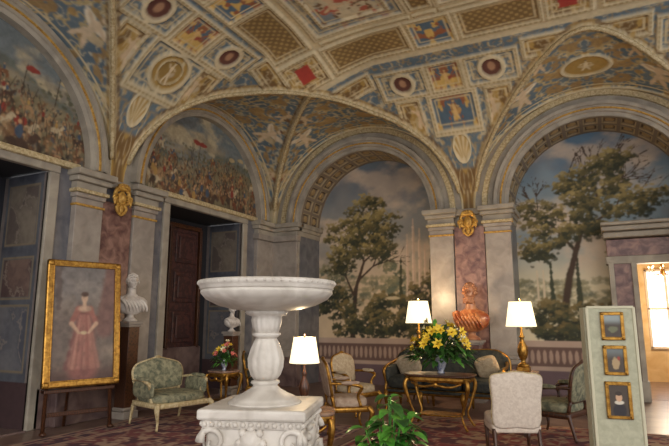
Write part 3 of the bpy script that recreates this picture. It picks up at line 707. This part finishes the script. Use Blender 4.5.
def gilt_table(name,loc,rot,w,dp,h,top=MARBT,leg=GOLD,shelf=True,n=24):
    b=B(name,loc,rot)
    def plate(z,t,k,m):
        v=[];f=[]
        for zz,kk in ((z-t,.96),(z-t*.6,1),(z-t*.2,1),(z,.98)):
            for j in range(n*2):
                a=2*pi*j/(n*2);c=math.copysign(abs(math.cos(a))**.45,math.cos(a));s_=math.copysign(abs(math.sin(a))**.45,math.sin(a))
                v.append((c*w/2*k*kk*(1+.03*math.cos(4*a)),s_*dp/2*k*kk,zz))
        N=2*n
        for i in range(3):
            for j in range(N): f.append((i*N+j,i*N+(j+1)%N,(i+1)*N+(j+1)%N,(i+1)*N+j))
        f.append(tuple(reversed(range(N))));f.append(tuple(range(3*N,4*N)));b.add(v,f,m,False)
    plate(h,.035,1,top);plate(h-.035,.07,.93,leg)
    if shelf: plate(.2,.025,.6,leg)
    for sx in (-1,1):
        for sy in (-1,1):
            x=sx*w*.42;y=sy*dp*.4
            b.sp([(x,y,h-.06),(x*1.08,y*1.1,h*.78),(x*.93,y*.93,h*.45),(x*.82,y*.82,h*.25),(x*.95,y*.95,.05),(x*1.02,y*1.02,.018)],[.03,.034,.02,.015,.018,.022],leg,8)
        b.sp([(sx*w*.36,dp*.42,h-.12),(sx*w*.2,dp*.46,h-.17),(0,dp*.47,h-.14)],[.012,.02,.024],leg,6);b.sp([(sx*w*.36,-dp*.42,h-.12),(sx*w*.2,-dp*.46,h-.17),(0,-dp*.47,h-.14)],[.012,.02,.024],leg,6)
    b.sphere((0,-dp*.48,h-.14),(.04,.02,.04),leg,8)
    return b.done()
gilt_table('gilt_side_table',(-2.72,4.96,0),math.radians(26),.54,.48,.72)
gilt_table('gilt_centre_table',(-2.3,8.4,FZ),0,1.05,.6,.78,DARKW)
gilt_table('lamp_table',(-1.24,9.75,0),0,.46,.5,.76)
gilt_table('lamp_table',(-3.36,10.8,0),0,.5,.5,.76)
gilt_table('round_side_table',(-6.3,8.3,0),0,.5,.5,.7)
def lamp(name,loc,sc=1,base=GOLD,pw=25):
    b=B(name,loc,0,sc)
    b.box((0,0,.03),(.17,.17,.06),base,.01)
    b.lathe([(.075,.06),(.08,.08),(.04,.11),(.03,.14),(.055,.19),(.07,.26),(.06,.33),(.03,.4),(.025,.44),(.04,.46),(.02,.49),(.014,.56),(.012,.72)],base,seg=20,fn=lambda a,z:1+.05*math.cos(8*a) if .15<z<.4 else 1)
    b.sphere((0,0,.8),(.03,.03,.045),BULB,10)
    sh=[(.205,.6),(.15,.94),(.146,.94),(.2,.6)]
    v=[];f=[];N=40
    for r,z in sh:
        for j in range(N):
            a=2*pi*j/N;v.append((r*math.cos(a),r*math.sin(a),z))
    for i in range(4):
        for j in range(N): f.append((i*N+j,i*N+(j+1)%N,((i+1)%4)*N+(j+1)%N,((i+1)%4)*N+j))
    b.add(v,f,SHADE)
    b.tube([(.15,0,.9),(-.15,0,.9)],.004,base,6);b.tube([(0,.15,.9),(0,-.15,.9)],.004,base,6);b.lathe([(.01,.86),(.015,.95),(.005,.98)],base,seg=8)
    o=b.done()
    l=bpy.data.lights.new('bulb','POINT');l.energy=pw;l.color=(1,.72,.42);l.shadow_soft_size=.05
    lo=link(bpy.data.objects.new('bulb',l));lo.parent=o;lo.location=(0,0,1.02);return o
lamp('table_lamp',(-2.76,4.96,.722),.75,DARKW,14)
lamp('table_lamp',(-1.24,9.75,.762),1.22,GOLD,60)
lamp('table_lamp',(-3.36,10.8,.762),1.3,GOLD,60)
# ------------------------------------------------------------ FOUNTAIN
fo=B('marble_fountain_basin',(-2.53,3.89,0),math.radians(18))
fl8=lambda a,z:1+.035*math.cos(16*a)
fo.lathe([(.02,1.71),(.3,1.73),(.45,1.79),(.52,1.87),(.54,1.915),(.55,1.925),(.572,1.92),(.58,1.9),(.57,1.88),(.56,1.87),(.562,1.855),(.55,1.845)],WHITE,seg=64)
fo.lathe([(.55,1.845),(.545,1.82),(.5,1.77),(.4,1.72),(.28,1.69),(.17,1.675),(.02,1.67)],WHITE,seg=140,fn=lambda a,z:1+(.018*abs(math.cos(14*a)) if z<1.83 else 0))
for k in range(56):
    a=2*pi*k/56;fo.sphere((.568*math.cos(a),.568*math.sin(a),1.9),.016,WHITE,6)
fo.lathe([(.1,1.69),(.16,1.685),(.175,1.665),(.16,1.645),(.12,1.63),(.125,1.6),(.115,1.55),(.1,1.5)],WHITE,seg=64,fn=fl8)
fo.lathe([(.1,1.5),(.115,1.495),(.12,1.48),(.1,1.465),(.085,1.45)],WHITE,seg=32)
fo.lathe([(.085,1.45),(.1,1.42),(.125,1.36),(.145,1.29),(.14,1.22),(.12,1.16),(.09,1.12)],WHITE,seg=72,fn=lambda a,z:1+.06*abs(math.cos(6*a)))
fo.lathe([(.09,1.12),(.115,1.11),(.12,1.095),(.1,1.08),(.1,1.07),(.13,1.045),(.19,1.01),(.24,.99),(.26,.975),(.27,.96),(.29,.955),(.3,.94)],WHITE,seg=48)
fo.box((0,0,.9),(.84,.84,.08),WHITE,.02);fo.box((0,0,.83),(.78,.78,.07),WHITE,.02);fo.box((0,0,.45),(.72,.72,.74),WHITE,.02);fo.box((0,0,.1),(.84,.84,.2),WHITE,.03)
for q in range(4):
    R=Matrix.Rotation(q*pi/2,4,'Z')
    for sg in (-1,1):
        pts=[]
        for t in range(22):
            a=t*.33;r=.11*(1-t/24);pts.append(R@Vector((sg*(.3)+sg*r*math.cos(a),-.375-.012*t/22,.7+r*math.sin(a))))
        fo.tube(pts,[.026*(1-t/30) for t in range(22)],WHITE,8)
        fo.sp([R@Vector((sg*.36,-.38,.6)),R@Vector((sg*.34,-.39,.45)),R@Vector((sg*.36,-.39,.3)),R@Vector((sg*.33,-.4,.2))],[.04,.05,.035,.05],WHITE,8)
        fo.sp([R@Vector((sg*.28,-.37,.56)),R@Vector((sg*.18,-.39,.45)),R@Vector((sg*.06,-.4,.41)),R@Vector((0,-.4,.4))],[.025,.04,.05,.052],WHITE,8)
        for t in range(5): fo.sphere(R@Vector((sg*(.05+.05*t),-.42,.42+.028*t)),.03,WHITE,8)
        for t in range(3): fo.sp([R@Vector((sg*.08,-.37,.62-.03*t)),R@Vector((sg*(.16),-.4,.66-.05*t)),R@Vector((sg*.2,-.38,.6-.05*t))],[.02,.028,.01],WHITE,6,4)
    fo.sphere(R@Vector((0,-.38,.7)),(.085 if q%2==0 else .05,.05 if q%2==0 else .085,.1),WHITE,14)
    for t in range(8):
        a=t*pi/4;fo.sphere(R@Vector((.09*math.cos(a),-.38,.7+.1*math.sin(a))),.032,WHITE,8)
    for t in range(13): fo.sphere(R@Vector((-.36+.06*t,-.39,.83)),.022,WHITE,8)
fo.done()
# ------------------------------------------------------------ BUSTS
def bust(name,loc,rot,sc,skin,drap,hair,beard=False,hs=1.0):
    b=B(name,loc,rot,sc)
    b.lathe([(.12,0),(.125,.02),(.1,.04),(.06,.07),(.055,.1),(.09,.14)],skin,seg=24)
    rings=[(0,.02,.12,.1,.07),(0,.02,.16,.2,.11),(0,.01,.22,.255,.135),(0,0,.3,.285,.145),(0,-.005,.36,.28,.135),(0,-.01,.41,.22,.11),(0,-.01,.445,.12,.085),(0,0,.48,.075,.078),(0,.005,.54,.07,.074),(0,.01,.58,.07,.074)]
    v=[];f=[];N=28
    for (cx,cy,z,rx,ry) in rings:
        for j in range(N):
            a=2*pi*j/N;k=1+(.05*math.sin(5*a+z*18) if z<.44 else 0)
            v.append((cx+rx*math.cos(a)*k,cy+ry*math.sin(a)*k,z))
    for i in range(len(rings)-1):
        for j in range(N): f.append((i*N+j,i*N+(j+1)%N,(i+1)*N+(j+1)%N,(i+1)*N+j))
    b.add(v[:7*N],[q for q in f if max(q)<7*N],drap);b.add(v[6*N:],[tuple(i-6*N for i in q) for q in f if min(q)>=6*N],skin)
    for k in range(7):
        x=.2-.06*k;b.sp([(x+.06,.06,.4),(x,.14,.34),(x-.06,.15,.25),(x-.08,.12,.17)],[.02,.028,.026,.015],drap,6)
    b.sphere((.2,.06,.39),.045,drap,10)
    hc=Vector((0,.02,.67))
    nh=len(b.V)
    def hf(q):
        x,y,z=q
        if y>0:
            y*=.93
            if abs(z-.012)<.03 and .015<abs(x)<.06: y-=.012
            if z<-.03: x*=1-.9*(abs(z)-.03)
        if z<0: x*=1+z*1.6
        return Vector((x,y,z))
    b.sphere(hc,(.078,.098,.12),skin,28,fn=hf)
    b.sp([hc+Vector((0,.09,.02)),hc+Vector((0,.108,-.01)),hc+Vector((0,.118,-.025)),hc+Vector((0,.1,-.035))],[.009,.011,.016,.012],skin,8)
    for sx in (-1,1):
        b.sphere(hc+Vector((sx*.03,.08,.008)),(.016,.012,.01),skin,8);b.sp([hc+Vector((sx*.012,.095,.028)),hc+Vector((sx*.035,.09,.034)),hc+Vector((sx*.058,.07,.024))],.008,skin,6)
        b.sphere(hc+Vector((sx*.078,-.005,-.005)),(.01,.02,.03),skin,8)
    b.sphere(hc+Vector((0,.092,-.056)),(.024,.012,.006),skin,8);b.sphere(hc+Vector((0,.09,-.067)),(.02,.012,.007),skin,8);b.sphere(hc+Vector((0,.08,-.095)),(.03,.022,.02),skin,10)
    rr=random.Random(3)
    for k in range(110):
        a=rr.uniform(0,2*pi);t=rr.uniform(0,1.75)
        x=math.sin(t)*math.cos(a);y=math.sin(t)*math.sin(a);z=math.cos(t)
        if y>.35 and z<.55: continue
        if z<-.15 and y>-.3: continue
        b.sphere(hc+Vector((x*.084,y*.104-.004,z*.122+.004)),rr.uniform(.016,.024),hair,6)
    if beard:
        for k in range(46):
            a=rr.uniform(.15,pi-.15);zz=rr.uniform(-.13,-.055);b.sphere(hc+Vector((.062*math.cos(a),.03+.065*math.sin(a),zz)),.018,hair,6)
    if hs!=1:
        o=Vector((0,.01,.54))
        for i in range(nh,len(b.V)): b.V[i]=tuple(o+(Vector(b.V[i])-o)*hs)
    return b.done()
def pedestal(name,loc,h,w,m,m2):
    b=B(name,loc);b.box((0,0,.06),(w,w,.12),m2,.01);b.box((0,0,.15),(w*.88,w*.88,.06),m2,.02)
    b.box((0,0,h/2+.05),(w*.74,w*.74,h-.25),m,.01);b.box((0,0,h-.07),(w*.86,w*.86,.05),m2,.015);b.box((0,0,h-.025),(w,w,.05),m2,.01);return b.done()
pedestal('bust_pedestal',(-2.42,11.4,0),1.2,.46,BRECC,PIL)
bust('emperor_bust',(-2.42,11.4,1.202),pi-.25,1.38,BUSTT,PORPH,BUSTT,True,1.15)
pedestal('bust_pedestal',(-7.28,6.92,0),1.58,.32,DARKW,PIL)
bust('marble_bust',(-7.28,6.92,1.582),math.radians(-110),.98,BUSTW,BUSTW,BUSTW,False,1.1)
pedestal('bust_pedestal',(-7.5,10.1,0),1.35,.32,DARKW,PIL)
bust('marble_bust',(-7.5,10.1,1.352),math.radians(-110),.7,BUSTW,BUSTW,BUSTW,False,1.1)
# ------------------------------------------------------------ PAINTING ON EASEL
def frame(b,w,h,fw,dp,m):
    for sx in (-1,1):
        b.box((sx*(w/2-fw/2),0,0),(fw,dp,h),m,fw*.22);b.box((sx*(w/2-fw*.9),dp*.1,0),(fw*.2,dp*1.1,h-fw*1.6),m,fw*.05)
    for sz in (-1,1):
        b.box((0,0,sz*(h/2-fw/2)),(w,dp,fw),m,fw*.22);b.box((0,dp*.1,sz*(h/2-fw*.9)),(w-fw*1.6,dp*1.1,fw*.2),m,fw*.05)
    for sx in (-1,1):
        for sz in (-1,1):
            b.sphere((sx*(w/2-fw*.5),dp*.5,sz*(h/2-fw*.5)),(fw*.45,.012,fw*.45),m,10)
def picture(cv,name,w,h,parent,y=.012,loc=(0,0,0)):
    P=np.stack([-cv.U,np.full_like(cv.U,y),cv.V],-1)
    o=grid_mesh(name,P,cv.C,CANV);o.parent=parent;o.location=loc;return o
e=bpy.data.objects.new('painting_on_easel',None);link(e);e.location=(-7.08,5.8,0);e.rotation_euler=(0,0,math.radians(-109))
W_,H_=1.1,1.86
fr=B('frame');frame(fr,W_,H_,.1,.07,GOLD);fro=fr.done();fro.parent=e
tilt=Matrix.Translation((0,.06,1.57))@RX(math.radians(7))
fro.matrix_local=tilt
cv=Cv(-.46,.46,-.84,.84,.01,(112,98,90))
cv.mix(ss(-.1,.25,cv.N2),(148,132,116));cv.mix(ss(.1,.5,cv.V)*.6,(126,122,120));cv.mix(1-ss(-.8,-.5,cv.V),(88,64,56))
cv.line((.42,.84),(.3,-.1),.12,.16,(120,86,78),.06,.9);cv.line((-.4,.84),(-.36,.2),.06,.04,(100,86,80),.06)
rr=random.Random(4)
cv.line((0,-.64),(0,.16),.26,.11,(136,86,78),.08)
for q in range(30):
    a=rr.uniform(-.24,.24);cv.line((a+rr.uniform(-.04,.04),-.66),(a*.35,.1),.03,.012,rr.choice([(166,110,98),(118,70,66),(180,132,114),(104,62,60),(154,100,88)]),.04,.5)
for sx in (-1,1):
    cv.line((sx*.09,.2),(sx*.18,-.02),.05,.04,(152,98,86),.04);cv.line((sx*.18,-.02),(sx*.07,-.16),.035,.02,(192,158,132),.01)
cv.ell(0,.2,.13,.06,(186,154,130),.5,.4);cv.line((0,.22),(0,.3),.03,.03,(192,160,134));cv.ell(0,.36,.055,.078,(196,164,138),.3,.1)
cv.ell(0,.42,.075,.05,(84,60,48),.4,.3);cv.ell(-.02,.365,.008,.006,(60,40,34),.3,0);cv.ell(.025,.365,.008,.006,(60,40,34),.3,0);cv.ell(0,.325,.016,.006,(150,84,74),.3,0)
cv.ell(0,-.16,.06,.03,(200,176,140),.3,.8)
cv.blur(2);cv.C*=(.9+.7*cv.N)[...,None]
po=picture(cv,'canvas',.9,1.66,e);po.matrix_local=tilt
ez=B('easel')
for sx in (-1,1): ez.tube([(sx*.4,-.06,2.3),(sx*.47,.14,.02)],[.02,.03],DARKW,8)
ez.tube([(0,-.12,2.3),(0,-.42,.02)],[.02,.025],DARKW,8);ez.box((0,.08,.6),(1.0,.16,.05),DARKW,.01);ez.box((0,.1,.28),(.86,.04,.06),DARKW,.01)
ez.box((0,.165,.69),(.3,.01,.05),GOLD,.002)
for sx in (-1,1): ez.sphere((sx*.47,.15,.04),(.05,.07,.03),DARKW,8)
ezo=ez.done();ezo.parent=e
# ------------------------------------------------------------ SCREEN WITH PICTURES
e=bpy.data.objects.new('display_screen_with_pictures',None);link(e);e.location=(.08,6.68,.008);e.rotation_euler=(0,0,math.radians(188))
sc_=B('panel');sc_.box((0,0,.88),(.46,.04,1.68),SCREENM,.005)
for sx in (-1,1): sc_.box((sx*.23,.0,.87),(.03,.06,1.72),SCREENT,.006)
for zz in (1.73,.05): sc_.box((0,0,zz),(.46,.06,.03),SCREENT,.006)
A_=math.radians(-84);M=Matrix.Translation((.24,-.01,0))@Matrix.Rotation(A_,4,'Z')
sc_.box(M@Vector((.11,0,.88)),(.2,.04,1.7),SCREENM,.005,M=Matrix.Rotation(A_,4,'Z'))
for sx in (-.18,.18): sc_.box((sx,0,.022),(.05,.3,.03),SCREENT,.01)
so=sc_.done();so.parent=e
for k,(z,w,h) in enumerate(((1.53,.23,.3),(1.17,.23,.31),(.76,.25,.38))):
    fb=B('frame_%d'%(k+1));frame(fb,w,h,.035,.03,GOLD);o=fb.done();o.parent=e;o.location=(-.01,.035,z)
    cv=Cv(-w/2+.03,w/2-.03,-h/2+.03,h/2-.03,.005,(72,60,50))
    if k==0: cv.mix(ss(0,.08,cv.V),(150,160,160));cv.ell(0,-.03,.07,.04,(110,112,84),.4,1)
    if k==1: cv.mix(ss(.0,.1,cv.V),(110,116,116));cv.ell(0,-.02,.05,.07,(176,150,112),.3,1);cv.ell(.03,.02,.02,.03,(150,60,50),.3,1)
    if k==2: cv.ell(0,-.1,.08,.09,(40,34,40),.3,.3);cv.ell(0,-.02,.055,.025,(214,206,190),.3,.3);cv.ell(0,.03,.035,.048,(206,166,134),.2,.1);cv.ell(0,.07,.04,.025,(50,36,28),.2,.3)
    picture(cv,'canvas_%d'%(k+1),w,h,e,.0,(-.01,.045,z))
# ------------------------------------------------------------ FLOWERS + PLANT
def leaf(b,p,dr,L,w,m,bend=.4,n=6):
    dr=Vector(dr).normalized();side=dr.cross(Vector((0,0,1)));side=side.normalized() if side.length>.01 else Vector((1,0,0))
    v=[];f=[];c=Vector(p)
    for i in range(n+1):
        t=i/n;wd_=w*math.sin(pi*min(1,t*.92+.06))**.8*(1-.25*t)
        q=c+dr*(L*t)+Vector((0,0,-bend*L*t*t))
        nn=side*wd_;v+= [q-nn+Vector((0,0,wd_*.3)),q,q+nn+Vector((0,0,wd_*.3))]
    for i in range(n):
        for j in range(2): f.append((i*3+j,i*3+j+1,i*3+j+4,i*3+j+3))
    b.add(v,f,m)
def lily(b,p,dr,r,m):
    dr=Vector(dr).normalized();x=dr.orthogonal().normalized();y=dr.cross(x)
    for k in range(6):
        a=k*pi/3;o=x*math.cos(a)+y*math.sin(a)
        v=[];f=[]
        for i in range(5):
            t=i/4;q=Vector(p)+dr*(r*.7*math.sin(t*1.5))+o*(r*t**1.4);ww=r*.3*math.sin(pi*min(.97,t*.8+.15));tt=dr.cross(o)
            v+=[q-tt*ww,q+tt*ww]
        for i in range(4): f.append((i*2,i*2+1,i*2+3,i*2+2))
        b.add(v,f,m)
    for k in range(3): b.tube([p,Vector(p)+dr*r*.8+x*.2*r*(k-1)],.003,GOLD,4)
def bouquet(name,loc,sc,vase,cols,n=26,hh=.5,rr=.3,fs=1,lv=4,lw_=.026):
    b=B(name,loc,0,sc);r=random.Random(len(name)+n)
    b.lathe([(.05,0),(.055,.01),(.035,.03),(.07,.09),(.085,.15),(.07,.2),(.05,.23),(.065,.25),(.06,.25),(.04,.22)],vase,seg=24)
    for k in range(n):
        a=r.uniform(0,2*pi);t=math.sqrt(r.random());x=math.cos(a)*rr*t;y=math.sin(a)*rr*t;z=.25+hh*(1-.75*t*t)*r.uniform(.55,1.05)
        b.sp([(0,0,.2),(x*.4,y*.4,.2+(z-.2)*.6),(x,y,z)],.005,LEAFD,5,3)
        lily(b,(x,y,z),(x,y-.1,.15),r.uniform(.055,.085)*fs,r.choice(cols))
    for k in range(n*lv):
        a=r.uniform(0,2*pi);t=math.sqrt(r.random());x=math.cos(a)*rr*.95*t;y=math.sin(a)*rr*.95*t;z=.16+hh*.95*(1-.7*t*t)*r.random()
        leaf(b,(x,y,z),(x+r.uniform(-.1,.1),y+r.uniform(-.1,.1),r.uniform(-.1,.35)),r.uniform(.12,.22),lw_,r.choice([LEAF,LEAFD,LEAFD]),.35,4)
    return b.done()
bouquet('lily_bouquet_in_vase',(-2.28,8.4,.8),1.1,CERAM,[YEL,YEL,YEL,YEL,WHP],46,.5,.4,1.0,8,.034)
bouquet('flower_vase',(-6.3,8.3,.702),.75,CERAM,[PINKP,WHP,YEL,PINKP],22,.42,.26,1,6,.03)
pp=B('potted_plant',(-1.47,3.96,0),0,1);r=random.Random(9)
pp.lathe([(.13,0),(.17,.3),(.19,.34),(.19,.38),(.17,.38),(.16,.33),(.02,.32)],TERR,seg=28)
for k in range(44):
    a=r.uniform(0,2*pi);t=r.uniform(.1,1);x=math.cos(a)*.19*t;y=math.sin(a)*.19*t;z=.52+.54*r.random()*(1-.3*t)
    pp.sp([(x*.2,y*.2,.33),(x*.5,y*.5,z*.7),(x,y,z)],.006,LEAF,5,3)
    for q in range(3):
        aa=a+r.uniform(-1.5,1.5);leaf(pp,(x,y,z-.05*q),(math.cos(aa),math.sin(aa),r.uniform(-.2,.9)),r.uniform(.11,.16),.055,r.choice([LEAF,LEAF,LEAFD]),.45,6)
pp.done()
# ------------------------------------------------------------ CAMERA + LIGHT
cam=bpy.data.cameras.new('camera');co=link(bpy.data.objects.new('camera',cam));cam.lens=540/669*36;cam.sensor_width=36
co.location=(0,0,1.6);co.rotation_euler=(math.radians(100.2),0,math.radians(26));S.camera=co
w=bpy.data.worlds.new('w');S.world=w;w.use_nodes=True;bg=w.node_tree.nodes['Background'];bg.inputs[0].default_value=(.97,.97,.98,1);bg.inputs[1].default_value=1.65
l=bpy.data.lights.new('sun','SUN');l.energy=.8;l.angle=.5;l.color=(1,.93,.82);lo=link(bpy.data.objects.new('sun',l));lo.rotation_euler=(math.radians(72),0,math.radians(35))
l=bpy.data.lights.new('anteroom','POINT');l.energy=190;l.color=(1,.78,.52);l.shadow_soft_size=.3;lo=link(bpy.data.objects.new('anteroom_light',l));lo.location=(1.3,15.0,2.0)
